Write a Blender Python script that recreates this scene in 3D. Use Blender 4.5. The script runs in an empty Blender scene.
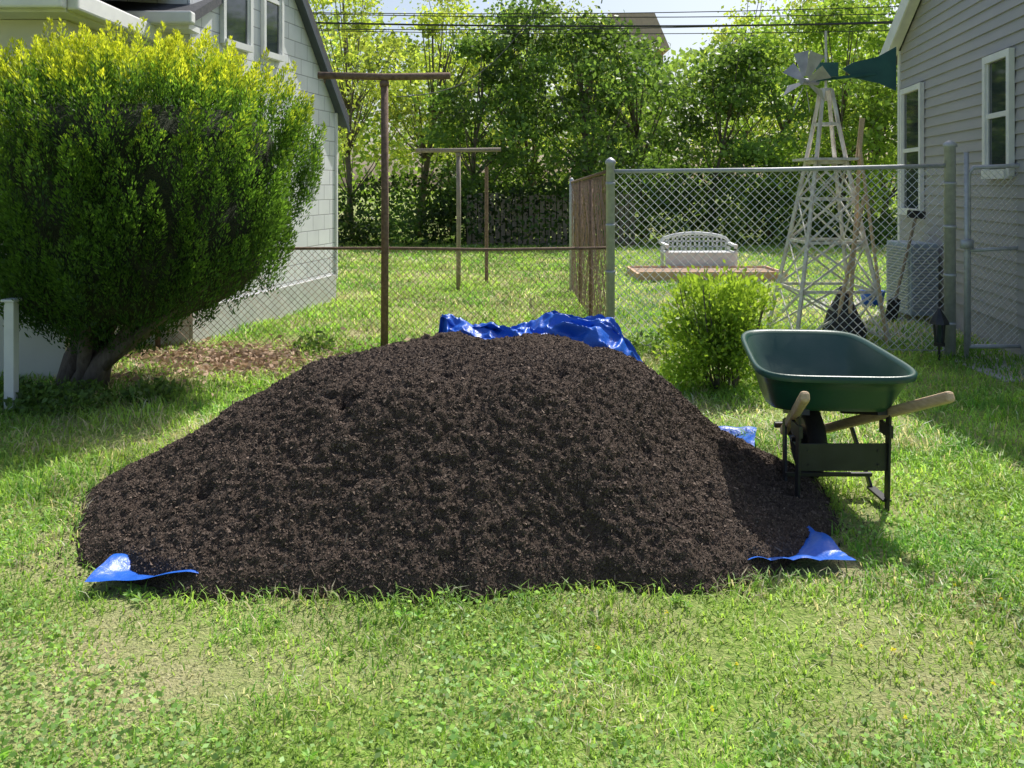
import bpy, math, numpy as np
from mathutils import Vector, Matrix, noise as mnoise
rng=np.random.default_rng(7)
scene=bpy.context.scene
# ---------------------------------------------------------------- helpers
def link(o): scene.collection.objects.link(o); return o
def empty(name,mat=None):
    e=bpy.data.objects.new(name,None); link(e)
    if mat is not None: e.matrix_world=mat
    return e
def obj_py(name,verts,faces,mat,parent=None,smooth=False):
    me=bpy.data.meshes.new(name); me.from_pydata([tuple(v) for v in verts],[],faces); me.update()
    if mat: me.materials.append(mat)
    if smooth:
        me.polygons.foreach_set('use_smooth',[True]*len(me.polygons))
    o=bpy.data.objects.new(name,me); link(o)
    if parent: o.parent=parent
    return o
def obj_np(name,V,loops,starts,mat,col=None,parent=None,smooth=False):
    me=bpy.data.meshes.new(name)
    V=np.asarray(V,dtype=np.float32); loops=np.asarray(loops,dtype=np.int32); starts=np.asarray(starts,dtype=np.int32)
    me.vertices.add(len(V)); me.vertices.foreach_set('co',V.ravel())
    me.loops.add(len(loops)); me.loops.foreach_set('vertex_index',loops)
    me.polygons.add(len(starts)); me.polygons.foreach_set('loop_start',starts)
    me.update(calc_edges=True)
    if col is not None:
        a=me.attributes.new('col','FLOAT_COLOR','POINT')
        c=np.ones((len(V),4),dtype=np.float32); c[:,:3]=col
        a.data.foreach_set('color',c.ravel())
    me.polygons.foreach_set('use_smooth',np.full(len(starts),smooth,dtype=bool))
    if mat: me.materials.append(mat)
    o=bpy.data.objects.new(name,me); link(o)
    if parent: o.parent=parent
    return o
def nrm(a): return a/np.maximum(np.linalg.norm(a,axis=-1,keepdims=True),1e-9)
def leaves(name,C,D,L,W,col,mat,parent=None):
    n=len(C); L=np.broadcast_to(L,(n,))[:,None]; W=np.broadcast_to(W,(n,))[:,None]
    S=nrm(np.cross(D,rng.normal(size=(n,3))))
    V=np.stack([C-D*L/2,C+S*W/2,C+D*L/2,C-S*W/2],1).reshape(-1,3)
    return obj_np(name,V,np.arange(4*n),np.arange(n)*4,mat,np.repeat(col,4,axis=0),parent)
_tab=rng.random((256,256))
def vn(x,y,s,o=0):
    x=np.asarray(x)*s+o*17.3+100; y=np.asarray(y)*s+o*9.1+100
    xi=np.floor(x).astype(int); yi=np.floor(y).astype(int); fx=x-xi; fy=y-yi
    fx=fx*fx*(3-2*fx); fy=fy*fy*(3-2*fy)
    g=lambda a,b:_tab[a%256,b%256]
    return (g(xi,yi)*(1-fx)+g(xi+1,yi)*fx)*(1-fy)+(g(xi,yi+1)*(1-fx)+g(xi+1,yi+1)*fx)*fy
_tab3=rng.random((64,64,64))
def vn3(P,s,o=0):
    Q=P*s+o*13.7+200; I=np.floor(Q).astype(int); f=Q-I; f=f*f*(3-2*f); r=0
    for a in (0,1):
        for b in (0,1):
            for c in (0,1):
                w=(f[...,0] if a else 1-f[...,0])*(f[...,1] if b else 1-f[...,1])*(f[...,2] if c else 1-f[...,2])
                r=r+w*_tab3[(I[...,0]+a)%64,(I[...,1]+b)%64,(I[...,2]+c)%64]
    return r
class MB:
    def __init__(s): s.v=[]; s.f=[]
    def box(s,x0,x1,y0,y1,z0,z1):
        b=len(s.v)
        s.v+=[(x0,y0,z0),(x1,y0,z0),(x1,y1,z0),(x0,y1,z0),(x0,y0,z1),(x1,y0,z1),(x1,y1,z1),(x0,y1,z1)]
        s.f+=[tuple(b+i for i in q) for q in [(0,3,2,1),(4,5,6,7),(0,1,5,4),(1,2,6,5),(2,3,7,6),(3,0,4,7)]]
    def beam(s,a,b,w,h,up=(0,0,1)):
        a=Vector(a); b=Vector(b); d=(b-a).normalized(); u=Vector(up)
        if abs(d.dot(u))>.98: u=Vector((0,1,0))
        r=d.cross(u).normalized(); u=r.cross(d).normalized(); k=len(s.v)
        for p in (a,b):
            for (i,j) in ((-1,-1),(1,-1),(1,1),(-1,1)):
                s.v.append(tuple(p+r*(i*w/2)+u*(j*h/2)))
        s.f+=[(k,k+1,k+2,k+3),(k+7,k+6,k+5,k+4)]+[(k+i,k+4+i,k+4+(i+1)%4,k+(i+1)%4) for i in range(4)]
    def tube(s,pts,rad,n=8):
        pts=[Vector(p) for p in pts]
        if not hasattr(rad,'__len__'): rad=[rad]*len(pts)
        k=len(s.v); ref=None
        for i,p in enumerate(pts):
            d=(pts[min(i+1,len(pts)-1)]-pts[max(i-1,0)]).normalized()
            if ref is None:
                ref=d.orthogonal().normalized()
            r=(ref-d*ref.dot(d)).normalized(); ref=r; u=d.cross(r)
            for j in range(n):
                a=2*math.pi*j/n; s.v.append(tuple(p+(r*math.cos(a)+u*math.sin(a))*rad[i]))
        for i in range(len(pts)-1):
            for j in range(n):
                s.f.append((k+i*n+j,k+i*n+(j+1)%n,k+(i+1)*n+(j+1)%n,k+(i+1)*n+j))
        s.f.append(tuple(k+j for j in reversed(range(n)))); s.f.append(tuple(k+(len(pts)-1)*n+j for j in range(n)))
    def poly(s,pts): 
        k=len(s.v); s.v+=[tuple(p) for p in pts]; s.f.append(tuple(range(k,k+len(pts))))
    def prism(s,prof,y0,y1):
        k=len(s.v); n=len(prof)
        s.v+=[(x,y0,z) for x,z in prof]+[(x,y1,z) for x,z in prof]
        s.f.append(tuple(range(k,k+n))); s.f.append(tuple(reversed(range(k+n,k+2*n))))
        for i in range(n): s.f.append((k+i,k+n+i,k+n+(i+1)%n,k+(i+1)%n))
    def done(s,name,mat,parent=None,smooth=False,bevel=0):
        o=obj_py(name,s.v,s.f,mat,parent,smooth)
        if bevel:
            m=o.modifiers.new('b','BEVEL'); m.width=bevel; m.segments=2; m.limit_method='ANGLE'
        return o
# ---------------------------------------------------------------- materials
def base(name):
    m=bpy.data.materials.new(name); m.use_nodes=True; nt=m.node_tree; return m,nt,nt.nodes['Principled BSDF']
def mat(name,c1,c2=None,rough=.7,metal=0,scale=8,bump=0,bscale=None,detail=6,stretch=(1,1,1),spec=.5):
    m,nt,p=base(name); N=nt.nodes; Lk=nt.links
    p.inputs['Roughness'].default_value=rough; p.inputs['Metallic'].default_value=metal
    p.inputs['Specular IOR Level'].default_value=spec
    tc=N.new('ShaderNodeTexCoord'); mp=N.new('ShaderNodeMapping'); mp.inputs['Scale'].default_value=stretch
    Lk.new(tc.outputs['Object'],mp.inputs[0])
    n=N.new('ShaderNodeTexNoise'); n.inputs['Scale'].default_value=scale; n.inputs['Detail'].default_value=detail
    Lk.new(mp.outputs[0],n.inputs['Vector'])
    r=N.new('ShaderNodeValToRGB'); r.color_ramp.elements[0].position=.32; r.color_ramp.elements[1].position=.68
    c2=c2 or tuple(x*.8 for x in c1)
    r.color_ramp.elements[0].color=(*c1,1); r.color_ramp.elements[1].color=(*c2,1)
    Lk.new(n.outputs[0],r.inputs[0]); Lk.new(r.outputs[0],p.inputs['Base Color'])
    if bump:
        n2=N.new('ShaderNodeTexNoise'); n2.inputs['Scale'].default_value=bscale or scale*4; n2.inputs['Detail'].default_value=8
        Lk.new(mp.outputs[0],n2.inputs['Vector'])
        b=N.new('ShaderNodeBump'); b.inputs['Strength'].default_value=bump; b.inputs['Distance'].default_value=.02
        Lk.new(n2.outputs[0],b.inputs['Height']); Lk.new(b.outputs[0],p.inputs['Normal'])
    return m
def leafmat(name,trans=.45,rough=.5,tint=(1.25,1.25,.7),spec=.4):
    m,nt,p=base(name); N=nt.nodes; Lk=nt.links
    a=N.new('ShaderNodeAttribute'); a.attribute_name='col'
    Lk.new(a.outputs['Color'],p.inputs['Base Color']); p.inputs['Roughness'].default_value=rough
    p.inputs['Specular IOR Level'].default_value=spec
    if trans>0:
        t=N.new('ShaderNodeBsdfTranslucent'); mx=N.new('ShaderNodeMix'); mx.data_type='RGBA'; mx.blend_type='MULTIPLY'; mx.inputs[0].default_value=1
        Lk.new(a.outputs['Color'],mx.inputs[6]); mx.inputs[7].default_value=(*tint,1); Lk.new(mx.outputs[2],t.inputs[0])
        ms=N.new('ShaderNodeMixShader'); ms.inputs[0].default_value=trans
        Lk.new(p.outputs[0],ms.inputs[1]); Lk.new(t.outputs[0],ms.inputs[2]); Lk.new(ms.outputs[0],N['Material Output'].inputs[0])
    return m
M_leaf=leafmat('leaf',.5,.45,(1.5,1.5,.8)); M_grass=leafmat('grass_blade',.5,.5,(1.4,1.4,.9),spec=.5); M_chip=leafmat('mulch_chip',0,.85,spec=.25); M_dry=leafmat('dry_leaf',.2,.8,(1,1,1))
M_galv=mat('galvanised',(.55,.56,.58),(.42,.43,.45),.5,.25,scale=20)
M_galv2=mat('galvanised_wire',(.68,.69,.7),(.55,.56,.57),.5,.15,scale=20)
M_rust=mat('rust',(.14,.085,.06),(.26,.17,.12),.85,0,scale=30,bump=.3)
M_rustw=mat('rust_wire',(.36,.25,.18),(.26,.17,.11),.8,.1,scale=10)
M_wood=mat('handle_wood',(.62,.46,.29),(.48,.33,.19),.55,0,scale=14,stretch=(6,1,6),bump=.15)
M_oldwood=mat('weathered_wood',(.34,.29,.23),(.24,.19,.15),.85,0,scale=9,stretch=(4,4,1),bump=.3)
M_black=mat('black_steel',(.018,.018,.02),(.03,.03,.032),.4,0,scale=15)
M_rubber=mat('rubber',(.02,.02,.02),(.035,.032,.03),.85,0,scale=20)
M_white=mat('white_paint',(.8,.8,.78),(.7,.7,.69),.55,0,scale=6)
M_whitew=mat('worn_white_wood',(.78,.76,.71),(.5,.45,.38),.8,0,scale=9,stretch=(2,2,1))
M_roof=mat('roof_shingle',(.05,.055,.065),(.09,.09,.1),.9,0,scale=30,bump=.4)
M_teal=mat('teal_paint',(.02,.09,.09),(.03,.12,.11),.5,0,scale=8)
M_bark=mat('bark',(.12,.095,.075),(.2,.16,.13),.9,0,scale=12,stretch=(3,3,.6),bump=.6)
M_conc=mat('concrete',(.45,.44,.42),(.36,.35,.34),.9,0,scale=6,bump=.3)
M_blue=mat('blue_tarp_cloth',(.015,.10,.52),(.025,.15,.64),.36,0,scale=4,bump=.3,bscale=30)
M_green=mat('green_poly',(.008,.055,.038),(.013,.068,.046),.36,0,scale=5,bump=.06,bscale=120)
M_green_in=mat('glare_green_poly',(.03,.085,.062),(.085,.13,.105),.42,0,scale=4,bump=.06,bscale=120)  # paler copy of the tray green, sun glare painted into its colour
m,nt,p=base('window_glass'); p.inputs['Base Color'].default_value=(.03,.04,.05,1); p.inputs['Roughness'].default_value=.05; p.inputs['Specular IOR Level'].default_value=.8; M_glass=m
M_siding=mat('grey_lap_siding',(.40,.38,.385),(.355,.345,.35),.6,0,scale=1.5,stretch=(1,1,6))
m,nt,p=base('shingle_wall'); N=nt.nodes; Lk=nt.links
tc=N.new('ShaderNodeTexCoord'); sx=N.new('ShaderNodeSeparateXYZ'); cx=N.new('ShaderNodeCombineXYZ')
Lk.new(tc.outputs['Object'],sx.inputs[0]); 
ad=N.new('ShaderNodeMath'); ad.operation='ADD'; Lk.new(sx.outputs[0],ad.inputs[0]); Lk.new(sx.outputs[1],ad.inputs[1])
Lk.new(ad.outputs[0],cx.inputs[0]); Lk.new(sx.outputs[2],cx.inputs[1])
bk=N.new('ShaderNodeTexBrick'); bk.inputs['Scale'].default_value=1; bk.inputs['Brick Width'].default_value=.34; bk.inputs['Row Height'].default_value=.2; bk.inputs['Mortar Size'].default_value=.006; bk.inputs['Mortar Smooth'].default_value=.3
bk.inputs['Color1'].default_value=(.78,.79,.80,1); bk.inputs['Color2'].default_value=(.69,.70,.72,1); bk.inputs['Mortar'].default_value=(.36,.36,.38,1)
Lk.new(cx.outputs[0],bk.inputs[0])
n=N.new('ShaderNodeTexNoise'); n.inputs['Scale'].default_value=3; n.inputs['Detail'].default_value=8; Lk.new(tc.outputs['Object'],n.inputs['Vector'])
rr=N.new('ShaderNodeMapRange'); rr.inputs[3].default_value=.8; rr.inputs[4].default_value=1.12; Lk.new(n.outputs[0],rr.inputs[0])
mx=N.new('ShaderNodeMix'); mx.data_type='RGBA'; mx.blend_type='MULTIPLY'; mx.inputs[0].default_value=1; Lk.new(bk.outputs[0],mx.inputs[6]); Lk.new(rr.outputs[0],mx.inputs[7])
Lk.new(mx.outputs[2],p.inputs['Base Color']); bp=N.new('ShaderNodeBump'); bp.inputs['Strength'].default_value=.6; bp.inputs['Distance'].default_value=.01; bp.invert=True
Lk.new(bk.outputs['Fac'],bp.inputs['Height']); Lk.new(bp.outputs[0],p.inputs['Normal']); p.inputs['Roughness'].default_value=.75
M_shingle=m
# ---------------------------------------------------------------- ground
m,nt,p=base('lawn_soil'); N=nt.nodes; Lk=nt.links
tc=N.new('ShaderNodeTexCoord')
def nz(s,d=8):
    n=N.new('ShaderNodeTexNoise'); n.inputs['Scale'].default_value=s; n.inputs['Detail'].default_value=d; Lk.new(tc.outputs['Object'],n.inputs['Vector']); return n
def rmp(inp,stops):
    r=N.new('ShaderNodeValToRGB'); e=r.color_ramp.elements
    e[0].position=stops[0][0]; e[0].color=(*stops[0][1],1); e[1].position=stops[-1][0]; e[1].color=(*stops[-1][1],1)
    for q,c in stops[1:-1]:
        x=e.new(q); x.color=(*c,1)
    Lk.new(inp,r.inputs[0]); return r
a=rmp(nz(45).outputs[0],[(.3,(.11,.19,.035)),(.5,(.23,.34,.07)),(.7,(.40,.44,.16))])
b=rmp(nz(60).outputs[0],[(.3,(.26,.22,.12)),(.7,(.6,.52,.33))])
f=rmp(nz(.9,5).outputs[0],[(.42,(0,0,0)),(.65,(.75,.75,.75))])
mx=N.new('ShaderNodeMix'); mx.data_type='RGBA'; Lk.new(f.outputs[0],mx.inputs[0]); Lk.new(a.outputs[0],mx.inputs[6]); Lk.new(b.outputs[0],mx.inputs[7])
Lk.new(mx.outputs[2],p.inputs['Base Color']); p.inputs['Roughness'].default_value=1; p.inputs['Specular IOR Level'].default_value=.1
bp=N.new('ShaderNodeBump'); bp.inputs['Strength'].default_value=.8; bp.inputs['Distance'].default_value=.03; Lk.new(nz(90).outputs[0],bp.inputs['Height']); Lk.new(bp.outputs[0],p.inputs['Normal'])
obj_py('ground',[(-250,-50,0),(250,-50,0),(250,450,0),(-250,450,0)],[(0,1,2,3)],m)
# ---------------------------------------------------------------- pile
PC=(-0.1,4.6)
ang=np.array([0,45,90,135,180,200,225,240,255,270,290,315,340,360.])
RR=np.array([1.72,1.42,1.3,1.65,2.06,2.08,1.80,1.52,1.37,1.32,1.34,1.58,1.80,1.72])
R0=np.array([.60,.65,.5,.65,.72,.74,.62,.52,.46,.44,.48,.56,.60,.60])
def pile_h(x,y):
    dx=x-PC[0]; dy=y-PC[1]; r=np.hypot(dx,dy); a=(np.degrees(np.arctan2(dy,dx)))%360
    R=np.interp(a,ang,RR)+ (vn(np.cos(np.radians(a)),np.sin(np.radians(a)),4,3)-.5)*.14+(vn(np.cos(np.radians(a)),np.sin(np.radians(a)),13,8)-.5)*.06
    r0=np.interp(a,ang,R0)+(vn(np.cos(np.radians(a)),np.sin(np.radians(a)),2.3,14)-.5)*.12
    t=np.clip((R-r)/(R-r0),-1,1)
    tt=np.clip(t,0,1)
    right=np.clip(1-np.minimum(abs(a-345),abs(a+15))/50,0,1)
    tl=tt-right*.15*np.sin(np.pi*np.clip(tt*1.35,0,1))
    s=.55*tl+.45*(.5-.5*np.cos(np.pi*tl))
    front=np.clip(1-abs(a-268)/62,0,1)**.7
    s=s+front*.13*np.sin(np.pi*tt)**1.2
    left=np.clip(1-abs(a-185)/50,0,1)
    s=s+left*.02*np.sin(np.pi*tt)
    s=np.where(s>.85,.85+.15*np.tanh((s-.85)/.15)*.97,s)
    h=.645*s*(1+.07*np.clip((y-4.3)/.6,-1,1)*tt)
    lum=(vn(x,y,1.6,1)-.5)*.08+(vn(x,y,3.7,2)-.5)*.05+(vn(x,y,8,4)-.5)*.02
    h=h+lum*np.clip(tt*2.0,0,1)+.04*np.clip(tt*14,0,1)
    for (px,py,dr,dd) in [(-.78,4.05,.055,.10),(.12,4.12,.045,.06),(-.35,4.2,.04,.05),(.22,4.2,.05,.05),(-1.35,3.75,.05,.06),(.6,3.9,.05,.05),(-.9,4.35,.04,.05),(.75,4.1,.04,.05),(.15,4.5,.1,.04),(-.6,4.5,.08,.03)]:
        h=h-dd*np.exp(-((x-px)**2+(y-py)**2)/(dr*dr))
    return np.where(t>0,h,-.03),t
dx_=.0095
xs=np.arange(-2.5,2.0,dx_); ys=np.arange(2.9,6.2,dx_)
X,Y=np.meshgrid(xs,ys); Hh,T=pile_h(X,Y)
P3=np.stack([X,Y,Hh],-1)
gy_,gx_=np.gradient(Hh,dx_); NN=nrm(np.stack([-gx_,-gy_,np.ones_like(Hh)],-1)); NN[...,2]=np.abs(NN[...,2])
patch=np.clip((vn3(P3,2.2,7)-.35)*2.2,.25,1)   # smoother and cloddier areas
d=(vn3(P3,8,1)-.5)*.020*patch+(vn3(P3,17,2)-.5)*.026*patch+(vn3(P3,36,3)-.5)*.026+(vn3(P3,70,4)-.5)*.018
d+=-.13*np.clip(vn3(P3,18,5)-.78,0,1)*patch
d=np.where(T>0,d*np.clip(T*7,.2,1)+.008,0)
P3=P3+NN*d[...,None]
ny,nx=X.shape; V=P3.reshape(-1,3)
i=np.arange(ny-1)[:,None]*nx+np.arange(nx-1)[None,:]; quads=np.stack([i,i+1,i+nx+1,i+nx],-1).reshape(-1,4)
keep=(T.reshape(-1)[quads]>-.12).any(1); quads=quads[keep]
M_mulch=mat('compost_soil',(.055,.039,.029),(.125,.092,.07),.95,0,scale=60,bump=1,bscale=140,spec=.2)
pile=empty('mulch_pile')
obj_np('mulch_mass',V,quads.ravel(),np.arange(len(quads))*4,M_mulch,parent=pile,smooth=True)
Tf=T.reshape(-1); qi=quads[(Tf[quads]>0).all(1)]
ar=np.linalg.norm(np.cross(V[qi[:,2]]-V[qi[:,0]],V[qi[:,3]]-V[qi[:,1]]),axis=1)*np.where(V[qi[:,0],1]<4.9,1,.4)
n=165000
pick=rng.choice(len(qi),n,p=ar/ar.sum()); u=rng.random((n,1)); v_=rng.random((n,1)); q4=V[qi[pick]]
C=(q4[:,0]*(1-u)+q4[:,1]*u)*(1-v_)+(q4[:,3]*(1-u)+q4[:,2]*u)*v_
m2=40000; cx2=rng.uniform(-2.6,2.0,m2); cy2=rng.uniform(2.95,5.2,m2); h,t=pile_h(cx2,cy2)
e_=(t>-.25)&(t<=.03)&(rng.random(m2)<np.exp(np.minimum(t,0)*18)*.9)
C2=np.stack([cx2,cy2,np.full(m2,.008)],1)[e_]; C=np.concatenate([C,C2]); n=len(C)
C=C+rng.normal(0,.001,(n,3))
D=nrm(rng.normal(size=(n,3)))
L=np.clip(rng.lognormal(math.log(.0070),.40,n),.004,.024); W=L*rng.uniform(.7,1.1,n)
lg=rng.random(n)<.010; L[lg]*=3.8; W[lg]*=.5; W=np.minimum(W,.017)
S=nrm(np.cross(D,rng.normal(size=(n,3)))); U=np.cross(D,S)
Lx=L[:,None]/2; Wx=W[:,None]/2
V=np.stack([C-D*Lx+S*Wx,C-D*Lx-S*Wx,C+D*Lx+U*Wx,C+D*Lx-U*Wx],1).reshape(-1,3)
tri=np.array([[0,1,2],[0,3,1],[0,2,3],[1,3,2]]); F=(np.arange(n)[:,None,None]*4+tri[None]).reshape(-1)
g=rng.lognormal(0,.32,n)[:,None]; col=np.array([.104,.077,.059])*g
lt=(rng.random(n)<.008)|(lg&(rng.random(n)<.6)); col[lt]=np.array([.27,.21,.16])*rng.uniform(.5,1.1,(lt.sum(),1))
obj_np('mulch_crumbs',V,F,np.arange(n*4)*3,M_chip,np.repeat(np.clip(col,0,.5),4,axis=0),pile)
# ---------------------------------------------------------------- grass
ymin,ymax=1.85,26
n=290000
q=rng.random(n); e=.3; yy=(ymin**e+q*(ymax**e-ymin**e))**(1/e)
xx=rng.uniform(-1,1,n)*(.66*yy+.9)
h,t=pile_h(xx,yy); litter=(np.exp(-(((xx+2.6)/1.0)**2+((yy-7.8)/.7)**2)))
def on_tarp(x,y):
    return ((y<5.3)&(x>-1.68)&(x<1.46)&(y>3.33+(x+1.7)*.045))
ok=(t<0.02)&(rng.random(n)>litter*1.1)&~on_tarp(xx,yy)
cl=vn(xx,yy,2.2,11)*.6+vn(xx,yy,6,12)*.4
thin=np.exp(-(((xx+.9)/.55)**2+((yy-2.72)/.22)**2))*.6+np.exp(-(((xx-.1)/.5)**2+((yy-2.6)/.15)**2))*.35+np.exp(-(((xx+1.4)/.4)**2+((yy-2.2)/.15)**2))*.5
ok&=rng.random(n)<(.2+1.25*cl)*(1-thin)
xx,yy,cl,t,thin=xx[ok],yy[ok],cl[ok],t[ok],thin[ok]; n=len(xx)
sc=(yy/2.5)**.75
hgt=rng.uniform(.016,.05,n)*(.35+1.2*cl)*np.clip(sc,.8,1.8)
hgt*=np.where((t>-.08),1.2,1)
wid=rng.uniform(.0025,.0055,n)*sc*1.2
az=rng.uniform(0,2*math.pi,n); lean=rng.uniform(.3,1.6,n)
fd=np.stack([np.cos(az),np.sin(az)],1); 
sd=np.stack([-fd[:,1],fd[:,0]],1)
B=np.stack([xx,yy,np.zeros(n)],1)
Sd=np.stack([sd[:,0],sd[:,1],np.zeros(n)],1)*wid[:,None]/2
m1=B+np.concatenate([fd*(hgt*lean*.35)[:,None],(hgt*.6)[:,None]],1)
tp=B+np.concatenate([fd*(hgt*lean)[:,None],(hgt*(1-.25*lean*.6))[:,None]],1)
V=np.stack([B-Sd,B+Sd,m1+Sd*.8,m1-Sd*.8,tp],1).reshape(-1,3)
bi=np.arange(n)*5
loops=np.stack([bi,bi+1,bi+2,bi+3,bi+3,bi+2,bi+4],1).ravel(); starts=np.stack([np.arange(n)*7,np.arange(n)*7+4],1).ravel()
straw=vn(xx,yy,.9,20)*.45+vn(xx,yy,2.7,21)*.35+vn(xx,yy,8,25)*.2
pst=np.clip((straw-.42)*2.0,0.04,.6)+thin*.5
c=np.array([.14,.33,.045])[None]*np.ones((n,1)); yl=np.array([.40,.58,.12])
mixv=np.clip(vn(xx,yy,1.3,22)*1.3+vn(xx,yy,7,23)*.6+rng.normal(0,.25,n)-.3,0,1)[:,None]; c=c*(1-mixv)+yl*mixv
s=rng.random(n)<pst; c[s]=np.array([.76,.68,.47])*rng.uniform(.6,1.1,(s.sum(),1))
c*=rng.uniform(.65,1.25,(n,1))*(.72+.68*vn(xx,yy,3.1,24)[:,None])
lawn=empty('lawn_grass')
obj_np('blades',V,loops,starts,M_grass,np.repeat(np.clip(c,0,.78),5,axis=0),lawn)
n=75000; q=rng.random(n); yy=(1.9**.5+q*(9**.5-1.9**.5))**2; xx=rng.uniform(-1,1,n)*(.66*yy+.5)
w=vn(xx,yy,1.7,30)*.6+vn(xx,yy,5,31)*.4; h,t=pile_h(xx,yy)
k=(rng.random(n)<np.clip((w-.50)*6,0,1))&(t<0)&~on_tarp(xx,yy); xx,yy=xx[k],yy[k]; n=len(xx)
C=np.stack([xx,yy,rng.uniform(.012,.04,n)],1); D=rng.normal(size=(n,3)); D[:,2]*=.35; D=nrm(D)
col=np.array([.36,.56,.19])*rng.uniform(.45,1.35,(n,1))
s=rng.uniform(.010,.027,n); leaves('clover',C,D,s,s*.7,np.clip(col,0,.75),M_grass,lawn)
n=130; yy=rng.uniform(2.1,6,n); xx=rng.uniform(-.66,.66,n)*yy; h,t=pile_h(xx,yy); k=(t<-.06)&~on_tarp(xx,yy); xx,yy=xx[k],yy[k]; n=len(xx)
R=11; a=rng.uniform(0,6.28,(n,R)); rs=rng.uniform(.02,.042,(n,1))
D=np.stack([np.cos(a),np.sin(a),np.full((n,R),.35)],-1); D=nrm(D); C=np.stack([xx,yy,np.full(n,.012)],1)[:,None]+D*rs[...,None]*.6
leaves('weed_rosettes',C.reshape(-1,3),D.reshape(-1,3),np.repeat(rs.ravel()*1.1,R),np.repeat(rs.ravel()*.38,R),np.repeat(np.array([.22,.38,.08])*rng.uniform(.7,1.6,(n,1)),R,axis=0),M_grass,lawn)
n=16; yy=rng.uniform(2.2,3.6,n); xx=rng.uniform(.1,.6,n)*yy; h,t=pile_h(xx,yy); k=t<-.05; xx,yy=xx[k],yy[k]; n=len(xx)
R=14; C=np.repeat(np.stack([xx,yy,np.full(n,.04)],1),R,axis=0)+rng.normal(0,.003,(n*R,3)); D=nrm(rng.normal(size=(n*R,3))*[1,1,.4]); leaves('dandelions',C,D,.010,.005,np.tile([.8,.72,.05],(n*R,1)),M_grass,lawn)
n=3000; xx=rng.normal(-2.55,.7,n); yy=rng.normal(7.7,.42,n); C=np.stack([xx,yy,rng.uniform(.005,.05,n)],1)
D=nrm(rng.normal(size=(n,3))*[1,1,.35]); s=rng.uniform(.03,.075,n)
leaves('leaf_litter',C,D,s,s*.6,np.clip(np.array([.62,.44,.31])*rng.uniform(.4,1.2,(n,1)),0,.75),M_dry)
def tuft(name,cx,cy,rad,hh,n,colr,size,par=None):
    a=rng.uniform(0,2*math.pi,n); r=rad*np.sqrt(rng.random(n)); 
    C=np.stack([cx+r*np.cos(a),cy+r*np.sin(a),rng.random(n)*hh*(1-.6*(r/rad)**2)+.01],1)
    D=nrm(rng.normal(size=(n,3))+[0,0,.6]); s=rng.uniform(.6,1.3,n)*size
    return leaves(name,C,D,s,s*.45,np.array(colr)*rng.uniform(.5,1.5,(n,1)),M_leaf,par)
for (a,b,r,h,k) in [(-3.25,6.15,.35,.18,700),(-3.75,6.1,.4,.2,700),(-2.7,6.35,.22,.14,350),(-4.1,5.8,.3,.15,400),(-.2,8.0,.2,.22,300),(.6,8.05,.2,.25,300),(-1.9,8.2,.2,.18,250),(1.3,8.0,.3,.2,350),(2.4,8.0,.3,.15,300)]:
    tuft('ground_cover_plant',a,b,r,h,k,(.14,.23,.06),.06)
# ---------------------------------------------------------------- tarp
tarp=empty('blue_tarp')
nx,ny=200,80
V=[];
for j in range(ny):
    for i in range(nx):
        u=i/(nx-1); v=j/(ny-1); x=-.46+1.27*u+.03*math.sin(v*9)
        env=.67+.025*math.cos(u*9.5)+.012*math.sin(u*23+1)
        if u>.5: env+=.03*min(1,(u-.5)/.1)
        env*=max(.0,min(1,(u/.03)))**.35
        if u>.86: env*=1-.38*((u-.86)/.14)**1.3
        y=5.20+.55*v+.05*math.sin(u*14)
        z=env*math.sin(math.pi*min(1,v*.9+.1))**.3
        p=Vector((x*2.6,y*4.5+x*2,v*3.2)); r1=1-abs(mnoise.noise(p))*2; r2=1-abs(mnoise.noise(p*2.7+Vector((7,3,1))))*2; r3=1-abs(mnoise.noise(p*6+Vector((2,8,1))))*2
        z+= (.05*r1+.036*r2+.012*r3-.02)*min(1,z*4); y+=-.12*mnoise.noise(p*1.3+Vector((3,9,2)))-.03*r2
        V.append((x+.04*mnoise.noise(p*1.7),y,max(z,.01)))
F=[(j*nx+i,j*nx+i+1,(j+1)*nx+i+1,(j+1)*nx+i) for j in range(ny-1) for i in range(nx-1)]
obj_py('tarp_bunched_edge',V,F,M_blue,tarp,True)
cor=[(-1.66,3.30),(1.41,3.48),(1.54,5.35),(-1.4,5.6)]
nx=ny=170; V=[]
for j in range(ny):
    for i in range(nx):
        u=i/(nx-1); v=j/(ny-1)
        x=(cor[0][0]*(1-u)+cor[1][0]*u)*(1-v)+(cor[3][0]*(1-u)+cor[2][0]*u)*v
        y=(cor[0][1]*(1-u)+cor[1][1]*u)*(1-v)+(cor[3][1]*(1-u)+cor[2][1]*u)*v
        y+=.08*math.sin(u*math.pi)**.8*(1-v)*(1 if u>.3 else u/.3); x-=.16*math.sin(v*math.pi)*(max(0,u-.5)*2)
        e=min(u,1-u,v,1-v)
        rim=max(0,1-e*14); rim=rim*rim*(3-2*rim)
        z=.012+.012*abs(mnoise.noise(Vector((x*5,y*5,0))))+ .022*rim*abs(mnoise.noise(Vector((x*7,y*7,4))))*2+.042*rim
        V.append((x,y,z))
F=[(j*nx+i,j*nx+i+1,(j+1)*nx+i+1,(j+1)*nx+i) for j in range(ny-1) for i in range(nx-1)]
o=obj_py('tarp_sheet',V,F,M_blue,tarp,True)
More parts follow.
